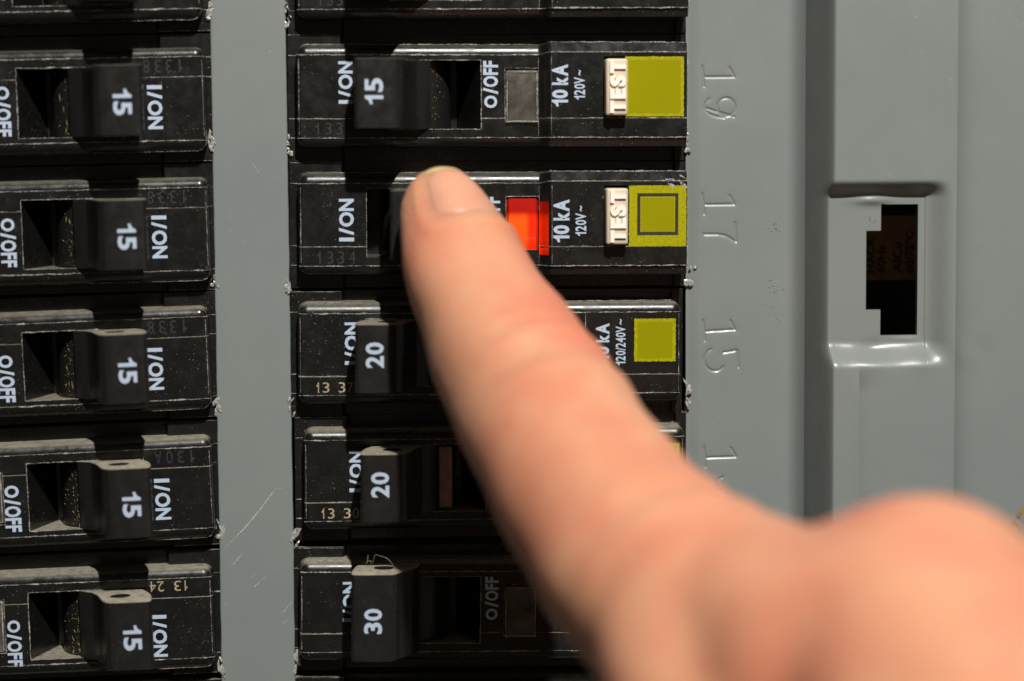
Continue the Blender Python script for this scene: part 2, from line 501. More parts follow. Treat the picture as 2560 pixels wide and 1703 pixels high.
def wear_mesh(kind, seed):
    U = 966 if kind == 'test' else 962
    hf = h_at(kind)
    S = SLOT; lines = []
    um = 597 if kind == 'test' else U - 4
    lines += [([(-20, 0), (um, 0)], 2.6), ([(-20, 156), (S[0], 156)], 2.4), ([(S[1], 156), (WIN[0] if kind != 'plain' else U - 6, 156)], 2.0),
              ([(-20, 204), (um, 204)], 2.2), ([(8, -20), (22, -26), (um, -27)], 1.5),
              ([(S[0], S[3]), (S[0], S[2]), (S[1], S[2])], 1.5), ([(S[1], S[2]), (S[1], S[3]), (S[0] + 60, S[3])], 2.2),
              ([(6, 10), (6, 196)], 1.3), ([(-20, -51), (110, -51)], 1.2)]
    if kind == 'test':
        lines += [([(597, 0), (625, -6), (U, -6)], 2.3), ([(600, -28), (625, -30), (U, -30)], 2.6),
                  ([(WIN[1], 156), (U, 156)], 2.0), ([(597, 204), (U, 204)], 2.4), ([(597, 8), (597, 200)], 1.0),
                  ([(U - 1.5, -28), (U - 1.5, 226)], 1.6), ([(626, 3), (626, 200)], 0.9)]
    if kind == 'plain':
        lines += [([(718, 3), (718, 110)], 1.5), ([(U - 8, 5), (U - 8, 200)], 1.3)]
    if kind != 'plain':
        W = WIN
        lines += [([(W[0], W[3]), (W[0], W[2]), (W[1], W[2])], 1.5)]
    return merge('wear', [(ribbon(p, w, seed=seed * 37 + i, hfun=hf), 1) for i, (p, w) in enumerate(lines)])

GRIDS = {k: case_grid(k) for k in ('test', 'window', 'plain')}
def make_case(kind, seed):
    me = merge('case', [(GRIDS[kind], 0), (wear_mesh(kind, seed), 1)])
    me.materials.append(M_CASE); me.materials.append(M_WEAR)
    return me

# ------------------------------------------------------------------ lever
def extrude_ring(bm, prof, v0, v1, chamfer=1.6, hole=None, nh=28):
    """prof: (u,h) polygon; extruded along v; optional round hole through it"""
    prof = np.array(prof, float)
    if hole is None:
        c = prof.mean(0); n = len(prof)
        rings = [(v0, 0.965), (v0 + chamfer, 1.0), (v1 - chamfer, 1.0), (v1, 0.965)]
        vv = [[bm.verts.new(P(*( [c[0] + (p[0] - c[0]) * s, v, c[1] + (p[1] - c[1]) * s]))) for p in prof] for v, s in rings]
        for a, b in zip(vv[:-1], vv[1:]):
            for i in range(n): bm.faces.new((a[i], a[(i + 1) % n], b[(i + 1) % n], b[i]))
        bm.faces.new(vv[0]); bm.faces.new(vv[-1][::-1])
        return
    hu, hh, hr = hole
    pts = prof.copy(); pts[:, 1] *= 17.0; c = np.array([hu, hh * 17.0])
    # resample the outline by angle about the hole centre, keeping the true corners
    nxt = np.roll(pts, -1, 0); dense = np.concatenate([pts + (nxt - pts) * t for t in (0, .25, .5, .75)])
    ang = np.arctan2(dense[:, 1] - c[1], dense[:, 0] - c[0]); o = np.argsort(ang); out = dense[o]; ang = ang[o]
    n = len(out)
    inn = np.stack([c[0] + hr * np.cos(ang), c[1] + hr * np.sin(ang)], -1)
    def ring(arr, v, s=1.0): return [bm.verts.new(P(c[0] + (p[0] - c[0]) * s, v, (c[1] + (p[1] - c[1]) * s) / 17.0)) for p in arr]
    A = ring(out, v0, 0.965); B = ring(out, v0 + chamfer); C = ring(out, v1 - chamfer); Dd = ring(out, v1, 0.965)
    I0 = ring(inn, v0); I1 = ring(inn, v0 + 60)
    J1 = ring(inn, v1 - 40); J0 = ring(inn, v1)
    def br(a, b):
        for i in range(n): bm.faces.new((a[i], a[(i + 1) % n], b[(i + 1) % n], b[i]))
    br(I1, I0); br(I0, A); br(A, B); br(B, C); br(C, Dd); br(Dd, J0); br(J0, J1)
    bm.faces.new(I1); bm.faces.new(J1[::-1])

def arc(cu, ch, r, a0, a1, n):
    return [(cu + r * 17 * math.cos(R(a0 + (a1 - a0) * i / n)), ch + r * math.sin(R(a0 + (a1 - a0) * i / n))) for i in range(n + 1)]

def lever_mesh(kind='on'):
    bm = bmesh.new()
    s, v0, v1 = (0, 14, 182) if kind != 'wide' else (-12, -25, 192)
    if kind == 'off': s = 82
    lean = 0 if kind != 'off' else 22
    top = 12.6
    prof = [(182 + s - lean, 2.6), (166 + s - lean * .6, 4.2), (150 + s, 6.6), (142 + s, 9.2), (140 + s, 11.6), (141.5 + s, 12.2), (146 + s, 12.55), (153 + s, 12.62)]
    prof += [(190 + s, top + 0.06), (228 + s, top), (240 + s, 12.45), (250 + s, 11.9), (258 + s, 11.0)]
    prof += [(265 + s, 9.6), (272 + s - lean * .5, 7.9), (281 + s - lean, 6.2), (295 + s - lean * 1.5, 4.7), (318 + s - lean * 2, 3.6), (330 + s - lean * 2.4, 2.9)] if kind != 'wide' else \
            [(276 + s, 9.6), (292 + s, 8.4), (306 + s, 6.6), (312 + s, 4.8), (312 + s, 3.4)]
    if kind == 'wide': prof[0] = (170 + s, 3.3); prof[1] = (158 + s, 4.6)
    extrude_ring(bm, prof, v0, v1, hole=(220 + s - lean * .4, 8.0 if kind != 'wide' else 7.6, 25))
    drum = arc(280 + s * .4, -3.6, 6.2, -40, 220, 30)
    extrude_ring(bm, drum, 14, 182)
    bmesh.ops.recalc_face_normals(bm, faces=bm.faces)
    me = bpy.data.meshes.new('lever'); bm.to_mesh(me); bm.free()
    me.shade_smooth(); me.set_sharp_from_angle(angle=R(28))
    return me
LEVERS = {k: lever_mesh(k) for k in ('on', 'off', 'wide')}

def lens_mesh():
    """domed clear block"""
    u0, u1, v0, v1 = WIN[0] + 1.5, WIN[1] - 1.5, WIN[2] + 5, WIN[3] + 1
    n = 14; us = np.linspace(u0, u1, n); vs = np.linspace(v0, v1, 26)
    u, v = np.meshgrid(us, vs)
    tv = (v - v0) / (v1 - v0)
    h = FACE + 0.25 + 0.35 * (1 - (2 * tv - 1) ** 2) - 0.5 * (np.abs((u - u0) / (u1 - u0) - 0.5) > 0.43)
    top = from_grid('lens_top', u * PX, -h * .001, -v * PX, angle=25)
    bm = bmesh.new(); bm.from_mesh(top)
    be = [e for e in bm.edges if e.is_boundary]
    r = bmesh.ops.extrude_edge_only(bm, edges=be)
    nv = [g for g in r['geom'] if isinstance(g, bmesh.types.BMVert)]
    for x in nv: x.co.y = -(FACE - 1.5) * .001
    bmesh.ops.contextual_create(bm, geom=[e for e in bm.edges if e.is_boundary])
    bmesh.ops.recalc_face_normals(bm, faces=bm.faces)
    me = bpy.data.meshes.new('lens'); bm.to_mesh(me); bm.free()
    me.shade_smooth(); me.set_sharp_from_angle(angle=R(25))
    return me
def lens_with_rim():
    hf = lambda u, v: FACE + 0.30
    a, b, c, d = WIN[0] + 4, WIN[1] - 4, WIN[2] + 8, WIN[3] - 2
    L = [(ribbon(p, w, seed=900 + i, hfun=hf, lift=0.34, gap=2), 1) for i, (p, w) in enumerate([([(a, c), (a, d)], 2.0), ([(b, c), (b, d)], 2.4), ([(a - 2, d), (b + 2, d)], 3.6), ([(a, c), (b, c)], 1.2)])]
    return merge('lens', [(lens_mesh(), 0)] + L)
LENS = lens_with_rim()
LENS.materials.append(M_LENS); LENS.materials.append(M_RIM)
LENS_RED = lens_mesh()
for _v in LENS_RED.vertices: _v.co.y += 0.0005
BUTTON = box_mesh('button', BTN[0] + 1, BTN[1] - 1, BTN[2] + 6, BTN[3] - 1, 1.2, 7.4, 0.35, 3)
TESTTXT = lettering('raised_word', 'TEST', BTN[0] + 10, BTN[1] - 7, BTN[2] + 12, BTN[3] - 7, 7.38, bold=0.055, space=0.95, thick=0.38)

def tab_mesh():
    """red strip lying on the slope beside the red window"""
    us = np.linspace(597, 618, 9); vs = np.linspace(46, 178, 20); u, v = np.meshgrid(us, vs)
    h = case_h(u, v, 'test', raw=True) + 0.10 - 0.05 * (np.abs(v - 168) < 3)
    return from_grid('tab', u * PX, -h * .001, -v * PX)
# ------------------------------------------------------------------ the breakers
# side: +1 right column, -1 left column (turned half round); x,y: photo position of the case corner; slope of its long edge
def breaker(side, x, y, slope, kind, rating, lever, label, group, on=None, off=None, date=None, dust=0.3, lab=None, seed=0, mark=None, hl=(0, 0)):
    p0 = at(x, y); p1 = at(x + side * 600, y + side * 600 * slope)
    d = (p1 - p0) * side
    ang = -math.atan2(d.z, d.x)
    t = thing('circuit_breaker', label, 'circuit breaker', (p0.x, 0, p0.z), group)
    t.rotation_euler = (0, ang + (math.pi if side < 0 else 0), 0)
    link('case', make_case(kind, seed), None, t, dust * 0.75)
    le = link('lever', LEVERS[lever], M_LEVER, t, dust)
    if rating:
        s = 0 if lever != 'wide' else -6
        if lever == 'off': s = 82
        w = 0
        link('rating_number', lettering('n', rating, 165 + s, 209 + s, 62 + hl[0], 124 + hl[0], 12.68, bold=0.03), M_PRINT, le)
    if on: link('on_marking', lettering('on', 'I/ON', *on, FACE + 0.03 if on[3] < 153 else FACE + .03, bold=0.036, jitter=0.3), M_PRINT, t)
    if off: link('off_marking', lettering('off', 'O/OFF', *off, FACE + 0.03, bold=0.036, jitter=0.2), M_PRINT, t)
    if date:
        s, m, b = date
        link('date_code', lettering('d', s, *b, FACE + .10, bold=0.005 if m is M_TAN else 0.0, space=1.1).copy() if 0 else date_mesh(s, *b, FACE + .10), m, t)
    if kind == 'window' or kind == 'test':
        red = lever == 'off'
        w = link('indicator_window', LENS_RED if red else LENS, M_FLAG if red else M_LENS, t)
        fl = box_mesh('fl', WIN[0] + 2, WIN[1] - 2, WIN[2] + 6, WIN[3] - 1, FACE - 1.59, FACE - 1.50)
        link('indicator_flag', fl, M_FLAG if red else M_GREYFLAG, w)
        if red:
            link('red_strip', tab_mesh(), M_FLAG, t)  # red strip laid on the slope beside the window
            w['label'] = 'red lit indicator window'
    if kind == 'test':
        b = link('test_button', BUTTON, M_IVORY, t)
        link('raised_word', TESTTXT, M_IVORY2, b)
        if mark:
            link('interrupting_rating', lettering('k', '10 kA', *mark[0], FACE + 2.23, bold=0.042), M_PRINT, t)
            link('voltage_rating', lettering('k', '120V~', *mark[1], FACE + 2.23, bold=0.022), M_PRINT, t)
    elif mark:
        link('interrupting_rating', lettering('k', '10 kA', *mark[0], FACE + 0.03, bold=0.042), M_PRINT, t)
        link('voltage_rating', lettering('k', '120/240V~', *mark[1], FACE + 0.03, bold=0.022), M_PRINT, t)
    if lab:
        hh = FACE + (2.2 if kind == 'test' else 0)
        u0, u1, v0, v1 = lab[:4]
        sq = link('yellow_square', label_mesh(u0, u1, v0, v1, hh + 0.04, seed), M_YEL, t)
        m_ = 8 if len(lab) == 4 else 30
        link('label_centre', label_mesh(u0 + m_, u1 - m_, v0 + m_, v1 - m_, hh + 0.05, seed + 9), M_YEL2, sq)
        if len(lab) > 4:
            a0, a1, b0, b1 = lab[4:]
            link('square_outline', frame_mesh(a0, a1, b0, b1, 8, hh + 0.06), M_INK, sq)
    if lever == 'on':
        n_ = int(30 + 70 * dust); rng = np.random.default_rng(seed + 400); co, fs = [], []
        for i in range(n_):
            u_ = rng.normal(338, 14); v_ = rng.uniform(16, 180); h_ = -3.6 + math.sqrt(max(0.1, 6.24 ** 2 - ((u_ - 280) / 17) ** 2)) + .02
            a_ = rng.uniform(0, 6.3); l_ = rng.uniform(.8, 2.2) if rng.random() < .85 else rng.uniform(5, 12); w_ = rng.uniform(.4, 1.0)
            du, dv = math.cos(a_) * l_ * .4, math.sin(a_) * l_
            k = len(co); co += [P(u_ - du, v_ - dv, h_), P(u_ + w_, v_, h_ + .05), P(u_ + du, v_ + dv, h_), P(u_ - w_, v_, h_ + .05)]; fs.append((k, k + 1, k + 2, k + 3))
        mf = bpy.data.meshes.new('dust_fleck'); mf.from_pydata(co, [], fs)
        fl_ = link('dust_flecks', mf, M_FLECK, t); fl_['kind'] = 'stuff'
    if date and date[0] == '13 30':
        link('hand_reflection', box_mesh('sh', 338, 372, 20, 176, 0.0, 2.3, 0.2), M_HANDREFL, t)  # strip added on the drum to stand for the hand's reflection
    return t

def date_mesh(s, u0, u1, v0, v1, h):
    """upright small stamp reading along u (towards u1)"""
    vs, fs = layout(s, 0.0)
    me = bpy.data.meshes.new('date')
    me.from_pydata([P(u0 + x * (u1 - u0), v1 - y * (v1 - v0), h) for x, y in vs], [], fs); me.update()
    return me

def label_mesh(u0, u1, v0, v1, h, seed):
    rng = np.random.default_rng(seed + 5)
    us = np.linspace(u0, u1, 40); vs = np.linspace(v0, v1, 40)
    u, v = np.meshgrid(us, vs)
    for arr, row in ((u, (slice(None), 0)), (u, (slice(None), -1)), (v, (0, slice(None))), (v, (-1, slice(None)))):
        arr[row] += rng.normal(0, 0.5, 40)
    return from_grid('label', u * PX, np.full_like(u, -h * .001), -v * PX)

def frame_mesh(u0, u1, v0, v1, w, h):
    bm = bmesh.new()
    o = [(u0, v0), (u1, v0), (u1, v1), (u0, v1)]; i = [(u0 + w, v0 + w), (u1 - w, v0 + w), (u1 - w, v1 - w), (u0 + w, v1 - w)]
    O = [bm.verts.new(P(a, b, h)) for a, b in o]; I = [bm.verts.new(P(a, b, h)) for a, b in i]
    for k in range(4): bm.faces.new((O[k], I[k], I[(k + 1) % 4], O[(k + 1) % 4]))
    me = bpy.data.meshes.new('frame'); bm.to_mesh(me); bm.free()
    return me

GR, GL = 'breakers in the right column', 'breakers in the left column'
F = M_FAINT
RB = []
breaker(1, 738, -187, 0.000, 'test', '15', 'on', 'black breaker cut off by the top edge, above the one at number 19', GR, (103, 138, 20, 124), (460, 497, 15, 131), ('1334', F, (52, 138, 166, 196)), 0.25, (809, 955, 6, 153), 1, ((627, 667, 25, 128), (682, 709, 39, 111)))
breaker(1, 740, 137, 0.000, 'test', '15', 'on', 'black breaker with white test button and 15 lever, beside the stamped number 19', GR, (103, 138, 16, 120), (460, 497, 15, 131), ('1334', F, (45, 140, 166, 196)), 0.25, (809, 955, 6, 153), 2, ((627, 667, 25, 128), (682, 709, 39, 111)))
RB.append(breaker(1, 745, 459, -0.002, 'test', '15', 'off', 'black breaker with red window, its lever pressed by the fingertip, beside number 17', GR, (100, 137, 38, 143), (460, 500, 34, 150), ('1334', F, (45, 140, 168, 199)), 0.30, (818, 961, 6, 157, 838, 941, 25, 129), 3, ((629, 669, 40, 146), (684, 711, 56, 130))))
_hf = h_at('test')
_rg = np.random.default_rng(77); _pl = []
for _i in range(16):
    _u = _rg.uniform(905, 958); _v = _rg.uniform(-26, 12) * (0.4 + 0.6 * (_u - 905) / 53)
    _pl.append((ribbon([(_u, _v), (_u + _rg.uniform(4, 14), _v + _rg.uniform(3, 12))], _rg.uniform(2, 5), seed=500 + _i, hfun=lambda u, v: _hf(min(u, 963), v), lift=.07, gap=2, step=1.5), 0))
link('worn_corner', merge('worn_corner', _pl), M_SCR, RB[-1])
breaker(1, 744, 785, -0.006, 'plain', '20', 'on', 'black breaker with 20 lever and stamp 13 37, beside number 15, behind the finger', GR, (116, 150, 22, 128), (460, 497, 20, 136), ('13 37', M_TAN, (45, 137, 171, 197)), 0.7, (841, 946, 17, 125), 4, ((744, 778, 28, 126), (794, 819, 18, 134)), (-4, 0))
breaker(1, 758, 1102, -0.012, 'plain', '20', 'on', 'black breaker with 20 lever and stamp 13 30, directly above the tall 30 lever', GR, (114, 148, 27, 131), (460, 497, 20, 136), ('13 30', M_TAN, (44, 137, 171, 197)), 0.85, (841, 946, 17, 125), 5, ((744, 778, 28, 126), (794, 819, 18, 134)), (-4, 0))
breaker(1, 749, 1431, -0.005, 'window', '30', 'wide', 'black breaker with tall wide 30 lever and brown window, lowest of the right column', GR, (108, 143, 25, 127), (466, 500, 14, 124), None, 1.0, (841, 946, 17, 125), 6, ((744, 778, 28, 126), (794, 819, 18, 134)), (-2, 0))
breaker(1, 752, 1757, -0.005, 'window', '30', 'on', 'black breaker just below the picture, under the tall 30 lever', GR, (108, 143, 25, 127), (466, 500, 14, 124), None, 1.0, (841, 946, 17, 125), 7)

breaker(-1, 504, 21, -0.020, 'window', '15', 'on', 'black breaker cut off by the top edge, topmost of the left column', GL, (105, 141, 31, 138), (471, 508, 30, 150), ('1338', F, (52, 138, 166, 196)), 0.3, None, 11)
breaker(-1, 517, 350, -0.022, 'window', '15', 'on', 'black breaker with clean 15 lever, first whole one from the top of the left column', GL, (105, 141, 29, 136), (471, 508, 19, 140), ('1338', F, (52, 148, 166, 198)), 0.30, None, 12)
breaker(-1, 527, 675, -0.027, 'window', '15', 'on', 'black breaker with lightly dusty 15 lever, second whole one of the left column', GL, (104, 141, 32, 137), (470, 508, 20, 139), ('1338', F, (52, 148, 166, 198)), 0.55, None, 13)
breaker(-1, 529, 996, -0.044, 'window', '15', 'on', 'black breaker with 15 lever and slanting scratch beside I/ON, middle of the left column', GL, (115, 152, 27, 131), (478, 518, 12, 128), ('1338', F, (52, 148, 166, 198)), 0.8, None, 14)
breaker(-1, 538, 1319, -0.050, 'window', '15', 'on', 'black breaker with thickly dusty lever top, second from the bottom of the left column', GL, (107, 145, 26, 129), (474, 514, 14, 130), ('130A', F, (42, 140, 166, 198)), 1.0, None, 15)
breaker(-1, 538, 1643, -0.044, 'window', '15', 'on', 'black breaker stamped 13 24 with dust on its shoulder, lowest of the left column', GL, (117, 154, 7, 113), (475, 511, -2, 115), ('13 24', M_TAN, (62, 155, 172, 198)), 1.0, None, 16)
breaker(-1, 542, 1968, -0.044, 'window', '15', 'on', 'black breaker just below the picture in the left column', GL, (117, 154, 11, 117), (475, 511, 8, 125), None, 1.0, None, 17)

# ------------------------------------------------------------------ sheet metal
def sheet(name, x0, x1, z0, z1, h=0.0, thick=1.3, bev=0.5):
    bm = bmesh.new(); bmesh.ops.create_cube(bm, size=1)
    for v in bm.verts:
        v.co = Vector(((x0 if v.co.x < 0 else x1), (-h * .001 if v.co.y < 0 else -(h - thick) * .001), (z0 if v.co.z < 0 else z1)))
    bmesh.ops.bevel(bm, geom=[e for e in bm.edges if abs((e.verts[0].co - e.verts[1].co).z) > 0.001], offset=bev * .001, segments=4, affect='EDGES')
    me = bpy.data.meshes.new(name); bm.to_mesh(me); bm.free()
    me.shade_smooth(); me.set_sharp_from_angle(angle=R(60))
    return me

def seg_dist(X, Z, pts):
    d = np.full(X.shape, 1e9)
    for (ax, az), (bx, bz) in zip(pts[:-1], pts[1:]):
        vx, vz = bx - ax, bz - az; L = vx * vx + vz * vz + 1e-12
        t = np.clip(((X - ax) * vx + (Z - az) * vz) / L, 0, 1)
        d = np.minimum(d, np.hypot(X - ax - t * vx, Z - az - t * vz))
    return d

def ell(cx, cy, rx, ry, a0, a1, n=18):
    return [(cx + rx * math.cos(R(a0 + (a1 - a0) * i / n)), cy + ry * math.sin(R(a0 + (a1 - a0) * i / n))) for i in range(n + 1)]

# stamped figures, drawn at their photo positions (they read from top to bottom, heads to the right)
def one(y, x=1758, d=0):
    return [[(x - 2, y - 26), (x + 1, y), (x + 2, y + 24)], [(x + 4, y + 1), (x + 78, y - d)], [(x + 78, y - d), (x + 66, y - 22 - d)]]
STAMP = []
STAMP += one(192) + [ell(1816, 268, 22, 23, 0, 360, 28), ell(1812, 268, 50, 26, 175, 90, 12)[::-1] + [(1835, 292)], [(1763, 268), (1764, 258), (1772, 248)]]
STAMP += one(511) + [[(1838, 558), (1841, 604)], [(1838, 604), (1815, 590), (1795, 586), (1760, 586)]]
STAMP += one(828, 1760, 4) + [ell(1787, 900, 26, 28, 250, 40, 18), [(1808, 882), (1843, 876)], [(1843, 876), (1846, 918)]]
STAMP += one(1144, 1762, 2) + [ell(1770, 1215, 18, 22, 235, 90, 12), ell(1815, 1214, 24, 22, 250, 90, 14), [(1790, 1228), (1812, 1236)]]
stamp_w = []
for s in STAMP:
    stamp_w.append([(lambda p: (p.x, p.z))(at(a, b, 0)) for a, b in s])

xs0 = at(523, 0, 0).x; xs1 = at(715, 0, 0).x; xr = (at(1715, 300, 0).x + at(1716, 1000, 0).x) / 2
xw = at(2003, 700, 0).x
ZT, ZB = 0.080, -0.080
xsA = (at(525, 60, 0).x + at(552, 1640, 0).x) / 2; xsB = (at(715, 60, 0).x + at(738, 1640, 0).x) / 2
print('strip', at(525, 60, 0).x, at(552, 1640, 0).x, at(715, 60, 0).x, at(738, 1640, 0).x, at(1715, 60, 0).x, at(1717, 1100, 0).x)
parts = []
def strip_mesh():
    a0, a1 = at(525, 60, 0), at(552, 1640, 0); b0, b1 = at(715, 60, 0), at(738, 1640, 0)
    def xa(z): return a0.x + (a1.x - a0.x) * (z - a0.z) / (a1.z - a0.z)
    def xb(z): return b0.x + (b1.x - b0.x) * (z - b0.z) / (b1.z - b0.z)
    zs = np.linspace(ZT, ZB, 260); ts = np.array([0, 0.002, 0.006, 0.014, 0.03, 0.2, 0.5, 0.8, 0.97, 0.986, 0.994, 0.998, 1.0])
    hs = np.array([-1.4, -0.35, -0.14, -0.03, 0, 0, 0, 0, 0, -0.03, -0.14, -0.35, -1.4])
    T, Z = np.meshgrid(ts, zs)
    XA = xa(Z); XB = xb(Z)
    rng = np.random.default_rng(3); wob = np.convolve(rng.normal(0, 1, 260), np.ones(5) / 5, 'same') * 0.00005
    X = XA + (XB - XA) * T + wob[:, None] * ((T < .01) * 1.0 + (T > .99) * 1.0)
    H = np.tile(hs, (260, 1))
    return from_grid('strip', X, -H * .001, Z, angle=60)
parts.append((strip_mesh(), 0))
def plate_mesh():
    x1 = xw + 0.0006
    fine = np.arange(at(1745, 600, 0).x, at(1862, 600, 0).x, 0.00011)
    xs = np.concatenate([xr + np.array([0, .00002, .0001, .0003, .0006, .0010, .0015, .0021]), fine, np.linspace(fine[-1] + .0003, x1, 30)])
    zs = np.concatenate([np.linspace(ZT, at(1800, 150, 0).z + .003, 50), np.arange(at(1800, 150, 0).z + .0029, at(1800, 1290, 0).z, -0.00012), np.linspace(at(1800, 1290, 0).z - .0002, ZB, 50)])
    X, Z = np.meshgrid(xs, zs)
    e = (X - xr) * 1000
    H = np.where(e < 2.6, -0.55 * (1 - ss(e / 2.6)) ** 1.6, 0) - 1.2 * (e < 0.005)
    d = np.full(X.shape, 1e9)
    for s in stamp_w: d = np.minimum(d, seg_dist(X, Z, s))
    d *= 1000
    H -= 0.15 * np.clip(1 - (d / 0.20) ** 2, 0, 1)
    H -= 0.05 * np.exp(-(d / 0.55) ** 2)
    H += 0.010 * np.exp(-((d - 0.34) / 0.12) ** 2)
    H += 2.2 * np.clip((X - (xw - .0026)) / .0026, 0, 1.2) ** 2.4
    # old nick dents near the frame
    return from_grid('plate', X, -H * .001, Z, angle=80)
parts.append((plate_mesh(), 0))
parts.append((sheet('s', -0.14, xw, ZT - .0002, 0.15), 0)); parts.append((sheet('s', -0.14, xw, -0.15, ZB + .0002), 0))
parts.append((sheet('s', -0.14, -0.1215, ZB + .0002, ZT - .0002), 0))
cover = link('panel_cover', merge('panel_cover', parts), M_GREY)
cover['label'] = 'grey painted steel cover with stamped numbers 19, 17, 15 and 13 around the breakers'
cover['category'] = 'panel cover'

# torn paint burrs where the twist-out tabs were
def burr_mesh(px, py, w, hgt, h, seed):
    rng = np.random.default_rng(seed)
    bm = bmesh.new()
    c = at(px, py, h)
    for j in range(5):
        a = Vector((c.x + rng.normal(0, w * .3) * PX, c.y, c.z + rng.uniform(-hgt / 2, hgt / 2) * PX))
        r = bmesh.ops.create_icosphere(bm, subdivisions=1, radius=1.0)
        sx, sy, sz = rng.uniform(.15, .5) * w * PX, rng.uniform(.00006, .0002), rng.uniform(.10, .34) * hgt * PX
        rot = Matrix.Rotation(rng.uniform(-.6, .6), 3, 'Y')
        for v in r['verts']:
            k = 1 + rng.normal(0, .25)
            v.co = a + rot @ Vector((v.co.x * sx * k, v.co.y * sy * k, v.co.z * sz * k))
    me = bpy.data.meshes.new('burr'); bm.to_mesh(me); bm.free()
    return me
for i, (px, py, w, hg) in enumerate([(527, 14, 9, 26), (524, 40, 14, 30), (529, 360, 10, 50), (535, 700, 11, 36), (542, 1020, 14, 50), (545, 1330, 15, 55), (552, 1660, 14, 50),
                                     (716, 18, 7, 22), (718, 46, 10, 34), (720, 350, 7, 24), (722, 380, 12, 24), (723, 700, 10, 52), (729, 1015, 12, 50), (735, 1345, 18, 44), (742, 1650, 16, 70),
                                     (1716, 338, 8, 34), (1719, 362, 12, 36), (1725, 690, 18, 46), (1718, 985, 12, 60)]):
    link('torn_paint', burr_mesh(px, py, w, hg, 0.1, 100 + i), M_STEEL, cover)

def mark(pts, w, h, m, parent, name='scratch', seed=0, taper=True):
    rng = np.random.default_rng(seed)
    pts = np.array(pts, float); n = 40
    L = np.concatenate([[0], np.cumsum(np.hypot(*(pts[1:] - pts[:-1]).T))]); t = np.linspace(0, L[-1], n)
    x = np.interp(t, L, pts[:, 0]) + rng.normal(0, .4, n); y = np.interp(t, L, pts[:, 1]) + rng.normal(0, .4, n)
    dx = np.gradient(x); dy = np.gradient(y); l = np.hypot(dx, dy) + 1e-9
    ww = w * (0.6 + 0.5 * np.abs(rng.normal(0, 1, n))) * (np.sin(np.linspace(0.15, 2.99, n)) if taper else 1)
    co, fs = [], []
    for i in range(n):
        for s in (-.5, .5):
            co.append(tuple(at(x[i] - dy[i] / l[i] * s * ww[i], y[i] + dx[i] / l[i] * s * ww[i], h)))
        if i: fs.append((2 * i - 2, 2 * i - 1, 2 * i + 1, 2 * i))
    me = bpy.data.meshes.new(name); me.from_pydata(co, [], fs); me.update()
    return link(name, me, m, parent)
for i, (p, w) in enumerate([([(724, 1222), (705, 1222), (686, 1224), (672, 1245), (650, 1275), (610, 1322), (556, 1378)], 3.0), ([(612, 1378), (575, 1418)], 2.0), ([(600, 1398), (582, 1412)], 1.6),
                            ([(668, 1438), (630, 1472)], 2.0), ([(642, 1430), (622, 1452)], 1.4), ([(730, 1505), (700, 1540)], 2.2), ([(725, 1545), (704, 1562)], 1.4), ([(600, 598), (612, 612)], 1.4), ([(622, 395), (652, 440)], 1.2)]):
    mark(p, w, 0.03, M_SCR, cover, seed=i)
for i in range(26):
    cx, cy = random.choice([(1930, 565), (1930, 575), (1928, 712), (1940, 725), (1915, 765), (1945, 795)])
    x = cx + random.gauss(0, 16); y = cy + random.gauss(0, 7)
    mark([(x, y), (x + random.uniform(6, 16), y + random.uniform(-4, 6))], 2.2, 0.03, M_SCR, cover, name='scuff', seed=50 + i)

